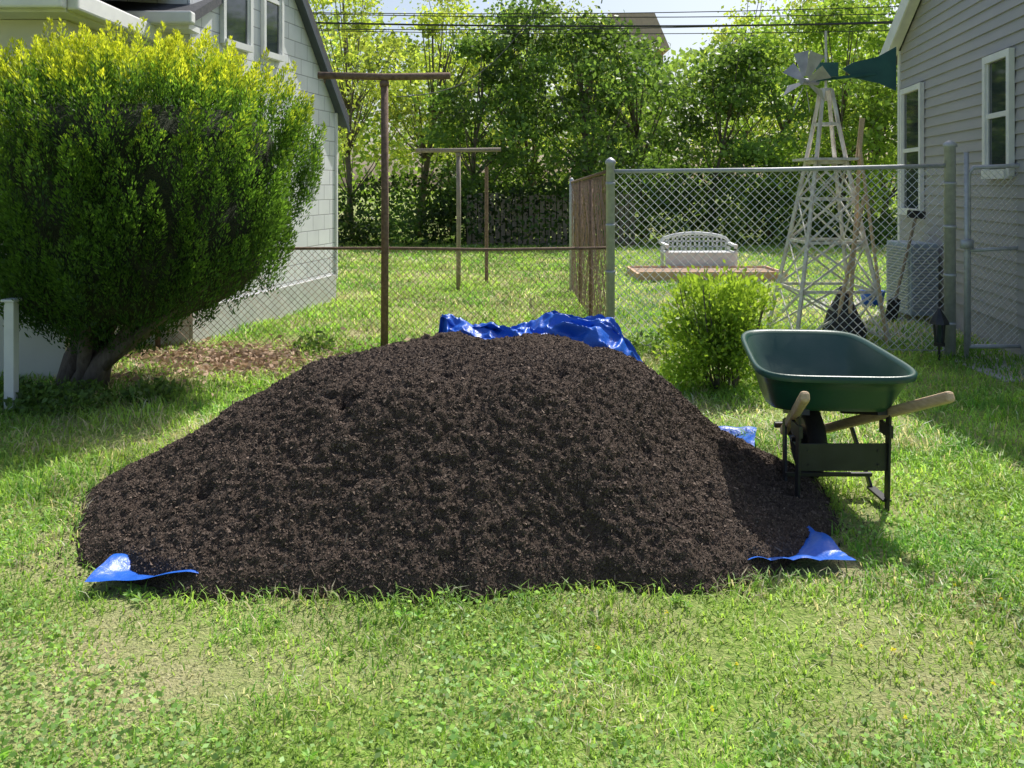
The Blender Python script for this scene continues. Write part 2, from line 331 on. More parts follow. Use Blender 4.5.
# ---------------------------------------------------------------- wheelbarrow
wb=empty('wheelbarrow')
def tray_loop(z0,slope,cx,yc,hw_n,hw_f,hl,nn=64,e=5.0):
    out=[]
    for i in range(nn):
        a=2*math.pi*i/nn; c=math.cos(a); s=math.sin(a)
        sx=math.copysign(abs(c)**(2/e),c); sy=math.copysign(abs(s)**(2/e),s)
        hw=hw_n+(hw_f-hw_n)*(sy+1)/2
        out.append((cx+sx*hw,yc+sy*hl,z0+slope*sy))
    return out
TX,TY=1.60,4.46
lv=[ (.70,.03,TY,.395,.325,.475),(.725,.03,TY,.40,.33,.48),(.733,.03,TY,.39,.32,.47),(.728,.03,TY,.375,.305,.455),
 (.71,.03,TY,.365,.295,.44),(.62,.01,TY-.01,.335,.275,.39),(.50,-.03,TY-.04,.295,.245,.31),(.468,-.04,TY-.05,.275,.23,.28),(.46,-.04,TY-.05,.2,.17,.2)]
lo=[(.70,.03,TY,.395,.325,.475),(.698,.03,TY,.375,.307,.456),(.62,.01,TY-.01,.342,.282,.397),(.50,-.03,TY-.04,.302,.252,.318),(.462,-.04,TY-.05,.282,.237,.287),(.45,-.04,TY-.05,.2,.17,.2)]
def shell(lv,name,m1_,m2_=None):
    V=[];F=[];nn=64
    for k,(z,sl,yc,a,b,hl) in enumerate(lv): V+=tray_loop(z,sl,TX,yc,a,b,hl)
    for k in range(len(lv)-1):
        for i in range(nn): F.append((k*nn+i,k*nn+(i+1)%nn,(k+1)*nn+(i+1)%nn,(k+1)*nn+i))
    F.append(tuple((len(lv)-1)*nn+i for i in range(nn)))
    V=[(TX+(x-TX)+(y-TY)*.08,y-(x-TX)*.08,z) for x,y,z in V]
    o=obj_py(name,V,F,m1_,wb,True)
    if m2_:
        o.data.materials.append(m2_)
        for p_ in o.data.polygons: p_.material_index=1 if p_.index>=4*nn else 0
    return o
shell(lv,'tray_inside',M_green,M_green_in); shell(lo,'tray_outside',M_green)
gl,gr=(1.29,3.74,.67),(1.935,3.74,.67); fl,fr=(1.535,4.80,.21),(1.715,4.80,.21)
for a,b,nm in ((gl,fl,'handle_left'),(gr,fr,'handle_right')):
    mb=MB(); mb.beam(a,b,.042,.05); mb.done(nm,M_wood,wb,bevel=.014)
mb=MB()
for sx in (1.40,1.84):
    mb.beam((sx,4.15,.50),(sx,4.17,.06),.012,.045,up=(0,1,0))
    mb.beam((sx,4.17,.05),(sx,4.36,.05),.045,.012)
    mb.beam((sx,4.36,.05),(sx+(.05 if sx<1.6 else -.05),4.52,.36),.012,.04,up=(0,1,0))
    mb.beam((sx,4.12,.40),(sx,4.24,.40),.02,.06)
    mb.beam((sx,4.17,.06),(sx,4.17,.0),.014,.03)
mb.box(1.407,1.833,4.158,4.166,.20,.335)
mb.beam((1.40,4.35,.12),(1.84,4.35,.12),.02,.02)
for sx in (1.555,1.695): mb.beam((sx,4.80,.22),(sx,4.60,.19),.012,.045)
mb.beam((1.50,4.86,.23),(1.75,4.86,.23),.03,.03)
mb.done('leg_frame',M_black,wb,bevel=.002)
mb=MB()
for sx in (1.42,1.80): mb.beam((sx,4.13,.50),(sx+(.04 if sx<1.6 else -.04),4.5,.41),.05,.035)
mb.done('wedge_block',M_black,wb)
mb=MB()
for (sx,sz) in ((1.40,.40),(1.84,.40),(1.45,.30),(1.79,.30),(1.45,.23),(1.79,.23)): mb.tube([(sx,4.15,sz),(sx,4.118 if sz>.35 else 4.152,sz)],.006,8)
mb.done('bolts',M_black,wb)
V=[];F=[];R=.155;r=.05;A=40;Bn=14;wc=Vector((1.60,4.60,.225))
for i in range(A):
    a=2*math.pi*i/A
    for j in range(Bn):
        b=2*math.pi*j/Bn; rr_=R+r*math.cos(b)*(1+ (.05 if (i%2 and math.cos(b)>.3) else 0)); V.append((wc.x+r*.95*math.sin(b),wc.y+rr_*math.cos(a),wc.z+rr_*math.sin(a)))
for i in range(A):
    for j in range(Bn): F.append((i*Bn+j,((i+1)%A)*Bn+j,((i+1)%A)*Bn+(j+1)%Bn,i*Bn+(j+1)%Bn))
obj_py('tyre',V,F,M_rubber,wb,True)
mb=MB(); mb.tube([(wc.x-.02,wc.y,wc.z),(wc.x+.02,wc.y,wc.z)],.118,28); mb.tube([(wc.x-.09,wc.y,wc.z),(wc.x+.09,wc.y,wc.z)],.014,10); mb.tube([(wc.x-.05,wc.y,wc.z),(wc.x+.05,wc.y,wc.z)],.035,14); mb.done('wheel_rim',M_black,wb)
# ---------------------------------------------------------------- fences
def mesh_panel(mb,a,b,z0,z1a,z1b,pitch=.066,r=.0022):
    a=Vector(a);b=Vector(b);Lh=(b-a).length;d=(b-a)/Lh
    nrmv=Vector((-d.y,d.x,0))
    def P(s,z,o): q=a+d*s+nrmv*o; return Vector((q.x,q.y,z))
    H=max(z1a,z1b)
    for sg in (1,-1):
        k=-int(H/pitch)-2
        while k*pitch<Lh+H+.2:
            s0=k*pitch
            if sg>0: zmin=max(z0,z0+(0-s0)); zmax=min(H,z0+(Lh-s0))
            else: zmin=max(z0,z0+(s0-Lh)); zmax=min(H,z0+s0)
            if zmax-zmin>.02:
                sA=s0+sg*(zmin-z0); sB=s0+sg*(zmax-z0)
                top=z1a+(z1b-z1a)*min(1,max(0,sB/Lh))
                if zmax>top:
                    sB-=sg*(zmax-top); zmax=top
                p0=P(sA,zmin,.003*sg)+nrmv*rng.normal(0,.004); p1=P(sB,zmax,.003*sg)
                mid=(p0+p1)/2+nrmv*rng.normal(0,.012)+Vector((0,0,rng.normal(0,.004)))
                mb.tube([p0,mid,p1],r,3)
            k+=1
fence=empty('low_chain_link_fence')
mb=MB(); mesh_panel(mb,(-3.5,8.3,0),(.92,8.24,0),.03,.98,.98,r=.0026); mb.done('wire_mesh',M_rustw,fence)
mb=MB(); mb.tube([(-3.5,8.3,.995),(-2.4,8.29,.98),(-1.2,8.27,.985),(-.2,8.26,.972),(.92,8.24,.99)],.014,8)
for x in (-3.45,-1.235): mb.tube([(x,8.28,0),(x,8.28,1.02)],.026,10)
mb.done('top_rail_and_posts',M_rust,fence,True)
fence=empty('tall_chain_link_fence')
mb=MB(); mesh_panel(mb,(.96,8.2,0),(4.07,7.9,0),.04,1.72,1.77,r=.0034,pitch=.082); mb.done('wire_mesh',M_galv2,fence)
mb=MB(); mb.tube([(.96,8.2,1.73),(2.5,8.05,1.745),(4.07,7.9,1.78)],.02,8); mb.tube([(.96,8.2,.06),(4.07,7.9,.06)],.006,6)
for (x,y,h_,r_) in ((.95,8.2,1.80,.042),(4.07,7.9,1.95,.05)):
    mb.tube([(x,y,0),(x,y,h_),(x,y,h_+.005),(x,y,h_+.03),(x,y,h_+.05),(x,y,h_+.065)],[r_,r_,r_*1.25,r_*1.2,r_*.8,r_*.2],14)
for z_ in (.3,.75,1.2,1.6):
    for (x,y,r_) in ((.95,8.2,.042),(4.07,7.9,.05)): mb.tube([(x,y,z_),(x,y,z_+.025)],r_*1.12,14)
mb.done('posts_and_rail',M_galv,fence,True)
fence=empty('rusty_side_fence')
mb=MB(); mesh_panel(mb,(.92,8.3,0),(.90,12.8,0),.04,1.70,1.62,r=.003,pitch=.075); mb.done('wire_mesh',M_rustw,fence)
mb=MB(); mb.tube([(.92,8.25,1.73),(.90,12.8,1.64)],.018,8)
for y in (9.8,11.3): mb.tube([(.91,y,0),(.91,y,1.66)],.024,8)
mb.done('rail',M_rust,fence,True)
mb=MB(); mb.tube([(.90,12.85,0),(.90,12.85,1.68),(.90,12.85,1.71)],[.035,.035,.01],10); mb.done('end_post',M_galv,fence,True)
gate=empty('chain_link_gate')
mb=MB(); gx0,gx1,gy=4.19,4.60,7.8
pts=[(gx0,gy,.12),(gx0,gy,1.70),(gx0+.04,gy,1.76),(gx1+.1,gy-.02,1.78),(gx1+.2,gy-.02,1.74)]
mb.tube(pts,.02,8); mb.tube([(gx0,gy,.12),(gx1+.2,gy,.12)],.02,8); mb.tube([(gx0,gy,1.0),(gx1+.2,gy,1.03)],.018,8)
mb.tube([(gx0-.02,gy,0),(gx0-.02,gy,1.9)],.022,10)
mb.box(gx0-.09,gx0+.02,gy-.05,gy-.02,1.02,1.10)
mb.done('gate_frame',M_galv,gate,True)
mb=MB(); mesh_panel(mb,(gx0,gy,0),(gx1+.2,gy,0),.12,1.74,1.74,r=.0028,pitch=.06); mb.done('gate_mesh',M_galv2,gate)
ln=empty('garden_lantern'); mb=MB(); x,y=3.88,7.72
mb.tube([(x,y,0),(x,y,.14)],.012,8); mb.tube([(x,y,.14),(x,y,.17)],.05,8); mb.tube([(x,y,.34),(x,y,.37),(x,y,.45),(x,y,.48)],[.09,.08,.03,.012],8)
for a in range(4): 
    aa=a*math.pi/2+.4; mb.beam((x+.045*math.cos(aa),y+.045*math.sin(aa),.17),(x+.06*math.cos(aa),y+.06*math.sin(aa),.34),.01,.01)
mb.done('lantern_frame',M_black,ln); mb=MB(); mb.tube([(x,y,.172),(x,y,.338)],.034,8); mb.done('lantern_glass',M_glass,ln)
def tpost(x,y,h,w,r,sag,mt):
    e=empty('clothesline_post'); mb=MB(); mb.tube([(x,y,0),(x+.005,y,h*.5),(x,y,h)],r,12)
    mb.tube([(x-w*.5,y-.02,h+.005+sag),(x,y-.02,h+.01),(x+w*.5,y-.02,h+.02)],r*.95,12)
    mb.tube([(x,y,h-.08),(x,y,h-.03)],r*1.3,12)
    for q in (-.45,-.2,.2,.45): mb.tube([(x+w*q,y-.02,h-.05),(x+w*q,y-.02,h)],.008,6)
    mb.done('post_and_crossbar',mt,e,True)
tpost(-1.23,8.2,2.63,1.27,.036,.02,M_rust); tpost(-.82,13,2.12,1.3,.035,.0,M_oldwood)
mb=MB(); mb.tube([(-.42,14,0),(-.42,14,1.9)],.03,8); mb.done('wooden_stake',M_rust)
# ---------------------------------------------------------------- houses
def window(par,x0,x1,z0,z1,out,sash=True,fr=.07):
    e=bpy.data.objects.new('window',None); link(e); e.parent=par
    mb=MB()
    mb.box(x0-fr,x0,out,out+.05,z0-fr,z1+fr); mb.box(x1,x1+fr,out,out+.05,z0-fr,z1+fr)
    mb.box(x0,x1,out,out+.05,z1,z1+fr); mb.box(x0-.02,x1+.02,out,out+.075,z0-fr-.02,z0-.001)
    zm=(z0+z1)/2
    if sash: mb.box(x0,x1,out+.001,out+.034,zm-.025,zm+.025)
    mb.box(x0,x0+.03,out+.001,out+.03,z0,z1); mb.box(x1-.03,x1,out+.001,out+.03,z0,z1)
    mb.done('window_frame',M_white,e)
    mb=MB(); mb.box(x0,x1,out+.002,out+.016,z0,z1); mb.done('window_glass',M_glass,e)
def frame(ox,oy,xa,ya):
    return Matrix(((xa[0],ya[0],0,ox),(xa[1],ya[1],0,oy),(0,0,1,0),(0,0,0,1)))
rh=empty('grey_siding_house',frame(5.3,11.6,(.168,.986),(-.986,.168)))
LT=5.2; RID=LT/2; sl=.505; ze=3.44
mb=MB(); mb.prism([(0,.3),(-LT,.3),(-LT,ze),(-RID,ze+RID*sl),(0,ze)],-.002,-7); mb.done('wall_core',M_siding,rh)
mb=MB(); z=.3
while z<ze+RID*sl-.1:
    z2=z+.118; zz=max(0,z2-ze)/sl; a=-zz; b=-LT+zz
    mb.poly([(a,.022,z),(b,.022,z),(b,.003,z2),(a,.003,z2)]); mb.poly([(a,.003,z),(b,.003,z),(b,.022,z),(a,.022,z)]); z=z2
mb.done('lap_siding',M_siding,rh)
mb=MB(); mb.box(-LT+.02,-.02,-6.9,-.01,0,.3); mb.done('foundation',M_conc,rh)
mb=MB(); mb.box(-.06,.03,-.02,.03,.3,ze-.02); mb.done('corner_trim',M_white,rh)
mb=MB()
for s in (0,1):
    xa,xb=(.35,-RID) if s==0 else (-LT-.35,-RID)
    za=ze-.35*sl; zb=ze+RID*sl
    mb.prism([(xa,za+.02),(xb,zb+.02),(xb,zb+.14),(xa,za+.14)],.16,-7.2)
mb.done('roof',M_roof,rh)
mb=MB()
for s in (0,1):
    xa,xb=(.36,-RID) if s==0 else (-LT-.36,-RID)
    za=ze-.36*sl; zb=ze+RID*sl
    mb.prism([(xa,za-.10),(xb,zb-.10),(xb,zb+.15),(xa,za+.15)],.165,.19)
    mb.prism([(xa,za-.02),(xb,zb-.02),(xb,zb+.015),(xa,za+.015)],.025,.162)
mb.done('rake_trim',M_white,rh)
window(rh,-1.05,-.30,1.30,2.80,.02); window(rh,-3.74,-3.22,1.75,2.80,.02)
ac=empty('air_conditioner'); mb=MB(); mb.box(4.62,4.95,9.85,10.5,.08,.92); mb.done('cabinet',mat('ac_paint',(.34,.42,.5),(.3,.36,.44),.5,scale=4),ac,bevel=.02)
mb=MB()
for k in range(22): mb.box(4.64,4.93,9.835,9.846,.14+k*.034,.155+k*.034); mb.box(4.60,4.615,9.88,10.46,.14+k*.034,.155+k*.034)
mb.done('louvres',M_galv,ac)
mb=MB(); mb.box(3.9,5.0,8.3,12,-.02,.006); mb.box(4.0,4.75,6.9,8.2,-.02,.008); mb.done('concrete_path',M_conc)
lh=empty('white_shingle_house',frame(-2.46,11.8,(-.216,-.976),(.976,-.216)))
mb=MB(); mb.prism([(0,.32),(3.43,.32),(3.43,4.6),(2.4,5.2),(0,2.64)],0,-6.5); mb.done('walls',M_shingle,lh)
mb=MB(); mb.box(-.0,3.43,-6.4,-.02,0,.32); mb.box(.02,3.43,-.02,.03,0,.36); mb.done('foundation',mat('painted_block',(.6,.6,.58),(.5,.5,.48),.8,scale=5,bump=.3),lh)
k_=(5.2-2.64)/2.4
mb=MB(); mb.prism([(-.22,2.64-.22*k_+.03),(2.4,5.23),(2.4,5.36),(-.22,2.64-.22*k_+.15)],.12,-6.7); mb.prism([(2.4,5.23),(3.7,4.5),(3.7,4.62),(2.4,5.36)],.12,-6.7); mb.done('roof',M_roof,lh)
mb=MB(); mb.prism([(-.23,2.64-.23*k_-.06),(2.4,5.14),(2.4,5.225),(-.23,2.64-.23*k_+.028)],.10,.125); mb.prism([(-.2,2.64-.2*k_-.02),(2.4,5.19),(2.4,5.222),(-.2,2.64-.2*k_+.024)],.003,.099); mb.done('rake_trim',mat('dark_trim',(.06,.08,.10),(.05,.06,.08),.6),lh)
mb=MB(); mb.box(-.04,.0,-.05,.03,.3,2.6); mb.done('corner_trim',M_white,lh)
window(lh,1.62,2.0,3.15,4.4,.004,fr=.05); window(lh,2.35,2.85,3.15,4.4,.004,fr=.05); window(lh,.55,.85,1.78,2.15,.004,False,.05)
wg=empty('house_wing'); wg.parent=lh; wg.matrix_parent_inverse=lh.matrix_world.inverted()
def wbx(*a): 
    m_=MB(); m_.box(*a); return m_
mb=wbx(-8,-3.215,8.45,10.5,0,3.12); mb.done('wing_wall',M_shingle,wg)
V=[(-8,8.15,3.16),(-3.05,8.15,3.16),(-3.05,11,4.4),(-8,11,4.4),(-8,8.15,3.26),(-3.05,8.15,3.26),(-3.05,11,4.5),(-8,11,4.5)]
obj_py('wing_roof',V,[(0,3,2,1),(4,5,6,7),(0,1,5,4),(1,2,6,5),(2,3,7,6),(3,0,4,7)],M_roof,wg)
mb=wbx(-8,-3.03,8.03,8.148,3.13,3.25); mb.done('wing_gutter',M_white,wg,bevel=.02)
mb=wbx(-8,-3.1,8.15,8.447,3.10,3.155); mb.done('wing_soffit',M_white,wg)
mb=wbx(-8,-3.68,7.0,8.44,0,2.96); mb.done('porch_wall',mat('cream_wall',(.66,.64,.55),(.6,.58,.5),.7,scale=3),wg)
mb=wbx(-8.2,-3.52,6.7,8.6,2.965,3.06); mb.done('porch_soffit',M_white,wg)
mb=wbx(-8.2,-3.50,6.6,6.698,2.98,3.14); mb.box(-3.518,-3.42,6.7,8.6,2.98,3.14); mb.done('porch_gutter',M_white,wg,bevel=.02)
V=[(-8.2,6.6,3.15),(-3.42,6.6,3.15),(-3.42,8.6,3.5),(-8.2,8.6,3.5),(-8.2,6.6,3.2),(-3.42,6.6,3.2),(-3.42,8.6,3.6),(-8.2,8.6,3.6)]
obj_py('porch_roof',V,[(0,3,2,1),(4,5,6,7),(0,1,5,4),(1,2,6,5),(2,3,7,6),(3,0,4,7)],M_roof,wg)
mb=MB(); mb.box(-3.56,-3.49,5.95,6.02,0,.78); mb.box(-3.575,-3.475,5.935,6.035,.78,.80); mb.done('white_garden_post',M_white,bevel=.006)
dh=empty('distant_brick_house'); mb=MB(); mb.box(5.0,8.9,50,57,0,9.6); mb.done('walls',mat('brick',(.5,.33,.27),(.58,.42,.35),.9,scale=4),dh)
mb=MB(); mb.prism([(4.7,9.5),(9.2,9.5),(8.3,11.6),(5.6,11.6)],49.4,57.5); mb.done('roof',mat('red_roof',(.7,.5,.43),(.6,.42,.36),.9,scale=5),dh)
mb=MB(); 
for x in (5.6,7.4):
    mb.box(x,x+.8,49.9,49.97,7.4,8.9)
mb.done('windows',M_white,dh)
# ---------------------------------------------------------------- windmill
wm=empty('garden_windmill'); WX,WY=3.36,9.1; mb=MB()
def leg(z,i):
    t=min(1,z/2.62); w=.43*(1-t)**1.08+.045; sx,sy=[(-1,-1),(1,-1),(1,1),(-1,1)][i%4]; return Vector((WX+sx*w,WY+sy*w,z))
zs=[0,.5,1.0,1.45,1.84,2.25,2.62]
for i in range(4):
    for a,b in zip(zs[:-1],zs[1:]): mb.beam(leg(a,i),leg(b,i),.033,.033)
    for z_ in zs[1:]: mb.beam(leg(z_,i),leg(z_,i+1),.014,.03)
    for a,b in zip(zs[:-3],zs[1:-2]): mb.beam(leg(a,i),leg(b,i+1),.011,.022); mb.beam(leg(a,i+1),leg(b,i),.011,.022)
mb.box(WX-.27,WX+.27,WY-.27,WY+.27,1.86,1.885)
mb.tube([(WX,WY,2.5),(WX,WY,3.25)],.014,8)
mb.done('tower',M_whitew,wm)
mb=MB(); hub=Vector((WX-.24,WY-.06,2.70)); ax=Vector((-.93,-.36,.0)).normalized(); s1=Vector((-ax.y,ax.x,0)); s2=Vector((0,0,1))
for k in range(8):
    a=2*math.pi*k/8+.2; d=s1*math.cos(a)+s2*math.sin(a); tng=-s1*math.sin(a)+s2*math.cos(a)
    tw=(tng*.8+ax*.6).normalized()
    i0=hub+d*.06; o0=hub+d*.33
    mb.poly([i0-tw*.025,o0-tw*.08,o0+tw*.08,i0+tw*.025])
mb.tube([hub-ax*.16,hub+ax*.05],.035,12); mb.done('rotor',mat('dull_sheet_metal',(.42,.42,.43),(.3,.3,.31),.6,.2,scale=12),wm)
mb=MB(); mb.beam(hub,(WX+.75,WY+.15,2.83),.03,.03)
mb.prism([(WX+.22,2.86),(WX+.34,2.76),(WX+.62,2.70),(WX+.80,2.62),(WX+.80,3.10),(WX+.60,2.99),(WX+.34,2.93)],WY+.1,WY+.115)
mb.box(WX-.1,WX+.1,WY-.09,WY+.02,2.75,2.9)
mb.done('tail_vane',M_teal,wm)
ws=empty('leaning_wooden_stakes'); mb=MB()
mb.beam((3.42,8.6,.3),(3.66,8.9,2.22),.03,.03); mb.beam((3.62,8.9,1.85),(3.66,8.88,2.3),.05,.02); mb.beam((3.25,8.62,0),(3.62,8.72,1.5),.028,.028); mb.beam((3.75,8.5,0),(3.60,8.8,2.0),.022,.03)
mb.done('stakes',M_wood,ws)
pl=empty('covered_planter'); mb=MB(); mb.tube([(3.42,8.75,0),(3.42,8.75,.1),(3.40,8.75,.3),(3.41,8.75,.42),(3.39,8.75,.56)],[.2,.22,.15,.09,.015],14); mb.done('cover',mat('dark_fabric',(.03,.03,.035),(.05,.045,.05),.9,scale=9,bump=.6),pl,True)
ts=empty('garden_shovel'); mb=MB(); mb.tube([(4.45,9.9,.2),(4.66,9.8,1.25)],.018,8); mb.done('shaft',M_oldwood,ts)
mb=MB(); mb.prism([(4.33,.02),(4.47,.0),(4.52,.26),(4.46,.3),(4.38,.26)],9.88,9.9); mb.done('blade',M_black,ts)
mb=MB(); mb.beam((4.56,9.8,1.27),(4.76,9.8,1.25),.05,.09); mb.done('grip',M_black,ts,bevel=.01)
bk_=empty('blue_bucket'); mb=MB(); mb.tube([(4.75,11.2,0),(4.75,11.2,.2),(4.75,11.2,.21)],[.12,.16,.17],16); mb.done('bucket',M_blue,bk_,True)
bn=empty('white_garden_bench'); mb=MB(); bx,by=3.42,15.6
for sx in (-.62,.62):
    for sy in (-.25,.25): mb.beam((bx+sx,by+sy,0),(bx+sx,by+sy,.45),.05,.05)
    mb.beam((bx+sx,by-.28,.50),(bx+sx,by+.28,.52),.07,.04); mb.beam((bx+sx,by-.25,.42),(bx+sx,by-.25,.52),.05,.05)
for k in range(6): mb.box(bx-.66,bx+.66,by-.28+k*.09,by-.28+k*.09+.07,.36,.385)
pts=[(bx-.66+1.32*k/16,by+.3,.5+.2*math.sin(math.pi*k/16)**.4) for k in range(17)]; mb.tube(pts,.03,8)
for k in range(1,16):
    p_=pts[k]; mb.beam((p_[0],by+.3,.38),(p_[0],by+.3,p_[2]),.03,.012)
for z_ in (.45,.55,.63): 
    w_=.64 if z_<.6 else .52; mb.beam((bx-w_,by+.3,z_),(bx+w_,by+.3,z_),.012,.025)
mb.box(bx-.62,bx+.62,by-.27,by-.25,.1,.36)
mb.done('bench_body',M_white,bn)
rb=empty('raised_garden_bed'); mb=MB(); mb.box(2.1,4.5,14.0,14.04,0,.17); mb.box(2.1,4.5,15.2,15.24,0,.15); mb.box(2.06,2.1,14.0,15.24,0,.14); mb.box(4.5,4.54,14,15.24,0,.16); mb.done('boards',mat('cedar',(.62,.38,.24),(.7,.47,.32),.8,scale=5),rb)
mb=MB(); mb.box(2.1,4.5,14.04,15.2,0,.12); mb.done('bed_soil',mat('bed_earth',(.3,.2,.13),(.4,.28,.2),.9,scale=10,bump=.5),rb)
# ---------------------------------------------------------------- arborvitae
av=empty('arborvitae_shrub')
zk=[.30,.5,.7,.95,1.3,1.7,2.1,2.4,2.6,2.72,2.80]; wk=[.25,.6,.98,1.16,1.25,1.29,1.29,1.20,.98,.65,.1]; ck=[-3.25,-3.15,-3.05,-2.97,-2.94,-2.93,-2.93,-2.94,-2.95,-2.95,-2.95]
N=1300
zz=rng.choice(np.linspace(.36,2.72,300),N,p=(lambda w:w/w.sum())(np.interp(np.linspace(.36,2.72,300),zk,wk)**.5+ (np.linspace(.36,2.72,300)>2.35)*1.1))
aa=rng.uniform(0,2*math.pi,N)
ww=np.interp(zz,zk,wk)*(1+.06*np.sin(aa*5+zz*3)+.045*np.sin(aa*9-zz*5)+rng.normal(0,.04,N)); cc=np.interp(zz,zk,ck)
dw=(np.interp(zz+.05,zk,wk)-np.interp(zz-.05,zk,wk))/.1
out=np.stack([np.cos(aa),np.sin(aa)*.95,-dw],1); out=nrm(out)
top=zz>2.3; ww=np.where(top,ww*np.sqrt(rng.uniform(.2,1,N)),ww)
surf=np.stack([cc+ww*np.cos(aa),6.75+ww*.92*np.sin(aa),zz],1)
surf[top,2]=np.maximum(surf[top,2],2.24+rng.uniform(-.12,.2,top.sum()))
axv=nrm(out*.42+np.array([0,0,1.0])+rng.normal(0,.10,(N,3)))
K=145; plen=rng.uniform(.26,.52,N); pth=rng.uniform(.045,.09,N)
t=rng.random((N,K))**.8; ph=rng.uniform(0,2*math.pi,(N,K))
e1=nrm(np.cross(axv,[0.3,.8,.1])); e2=np.cross(axv,e1)
rad=pth[:,None]*np.sin(np.pi*np.clip(t,.02,1)**.75)**.8*rng.uniform(.6,1.1,(N,K))+.006
off=e1[:,None]*np.cos(ph)[...,None]+e2[:,None]*np.sin(ph)[...,None]
Cn=surf[:,None]-out[:,None]*.12+axv[:,None]*((t-.5)*plen[:,None])[...,None]+off*rad[...,None]
Dn=nrm(axv[:,None]*1.2+off*.65+rng.normal(0,.2,(N,K,3)))
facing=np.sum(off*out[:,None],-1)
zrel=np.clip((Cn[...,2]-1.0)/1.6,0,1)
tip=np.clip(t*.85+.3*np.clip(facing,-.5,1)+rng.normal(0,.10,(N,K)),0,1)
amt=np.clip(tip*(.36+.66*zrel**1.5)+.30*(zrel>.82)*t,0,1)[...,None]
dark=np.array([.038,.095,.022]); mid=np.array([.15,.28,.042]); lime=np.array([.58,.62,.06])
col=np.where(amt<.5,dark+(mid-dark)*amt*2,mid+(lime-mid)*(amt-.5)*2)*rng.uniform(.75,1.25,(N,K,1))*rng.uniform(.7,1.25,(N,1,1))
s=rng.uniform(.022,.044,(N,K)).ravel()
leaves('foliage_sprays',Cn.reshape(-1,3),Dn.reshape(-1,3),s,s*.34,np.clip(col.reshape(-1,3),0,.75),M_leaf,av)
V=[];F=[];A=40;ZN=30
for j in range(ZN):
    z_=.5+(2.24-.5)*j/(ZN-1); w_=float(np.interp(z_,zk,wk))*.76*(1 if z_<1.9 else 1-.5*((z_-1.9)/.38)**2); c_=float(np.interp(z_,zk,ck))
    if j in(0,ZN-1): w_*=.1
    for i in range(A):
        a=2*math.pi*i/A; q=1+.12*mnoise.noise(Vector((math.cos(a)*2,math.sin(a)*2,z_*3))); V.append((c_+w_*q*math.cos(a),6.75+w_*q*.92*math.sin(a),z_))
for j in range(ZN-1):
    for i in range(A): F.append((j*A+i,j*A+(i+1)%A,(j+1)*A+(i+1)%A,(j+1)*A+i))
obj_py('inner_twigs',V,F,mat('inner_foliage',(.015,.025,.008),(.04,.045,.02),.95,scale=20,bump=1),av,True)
mb=MB()
for k in range(13):
    a=rng.uniform(0,6.28); b0=Vector((-3.33+rng.normal(0,.11),6.7+rng.normal(0,.07),-.02))
    tx=-3.05+math.cos(a)*.72+.1; ty=6.75+math.sin(a)*.6
    pts=[b0,b0+Vector(((tx-b0.x)*.12,(ty-b0.y)*.15,.25)),b0+Vector(((tx-b0.x)*.45,(ty-b0.y)*.45,.5)),Vector((tx,ty,.95)),Vector((tx*1.0+.1*math.cos(a),ty,1.7))]
    r0=rng.uniform(.05,.09); mb.tube(pts,[r0*1.2,r0,r0*.8,r0*.55,r0*.3],9)
mb.tube([(-3.25,6.6,.12),(-2.95,6.5,.4),(-2.6,6.4,.62),(-2.3,6.4,.85)],[.06,.045,.03,.02],8)
mb.done('trunks',M_bark,av,True)
# ---------------------------------------------------------------- small shrub
sp=empty('leafy_shrub'); n=10500; cx_,cy_=1.67,6.75
cl_n=64; ca=rng.uniform(0,6.28,cl_n); ct=rng.random(cl_n); cr=.46*np.sqrt(rng.random(cl_n)); cz_=.12+.72*ct
cr*=np.interp(cz_,[0,.3,.6,.9],[1.0,1.15,.95,.55])
cc=np.stack([cx_+cr*np.cos(ca),cy_+cr*np.sin(ca),cz_],1); w=rng.integers(0,cl_n,n)
C=cc[w]+rng.normal(0,.07,(n,3)); C[:,2]=np.abs(C[:,2]); D=nrm((C-[cx_,cy_,.3])*1.2+rng.normal(0,.35,(n,3))+[0,0,.25])
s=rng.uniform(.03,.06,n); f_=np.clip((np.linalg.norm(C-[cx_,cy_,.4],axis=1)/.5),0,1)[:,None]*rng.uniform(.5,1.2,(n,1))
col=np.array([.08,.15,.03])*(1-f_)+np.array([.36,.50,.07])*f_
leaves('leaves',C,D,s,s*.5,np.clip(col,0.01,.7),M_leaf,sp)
mb=MB()
for k in range(30):
    a=rng.uniform(0,6.28); r=rng.uniform(.1,.42); mb.tube([(cx_+.1*math.cos(a),cy_+.1*math.sin(a),0),(cx_+r*.7*math.cos(a),cy_+r*.7*math.sin(a),.35),(cx_+r*math.cos(a),cy_+r*math.sin(a),rng.uniform(.6,.92))],[.008,.006,.003],5)
mb.done('stems',M_bark,sp)
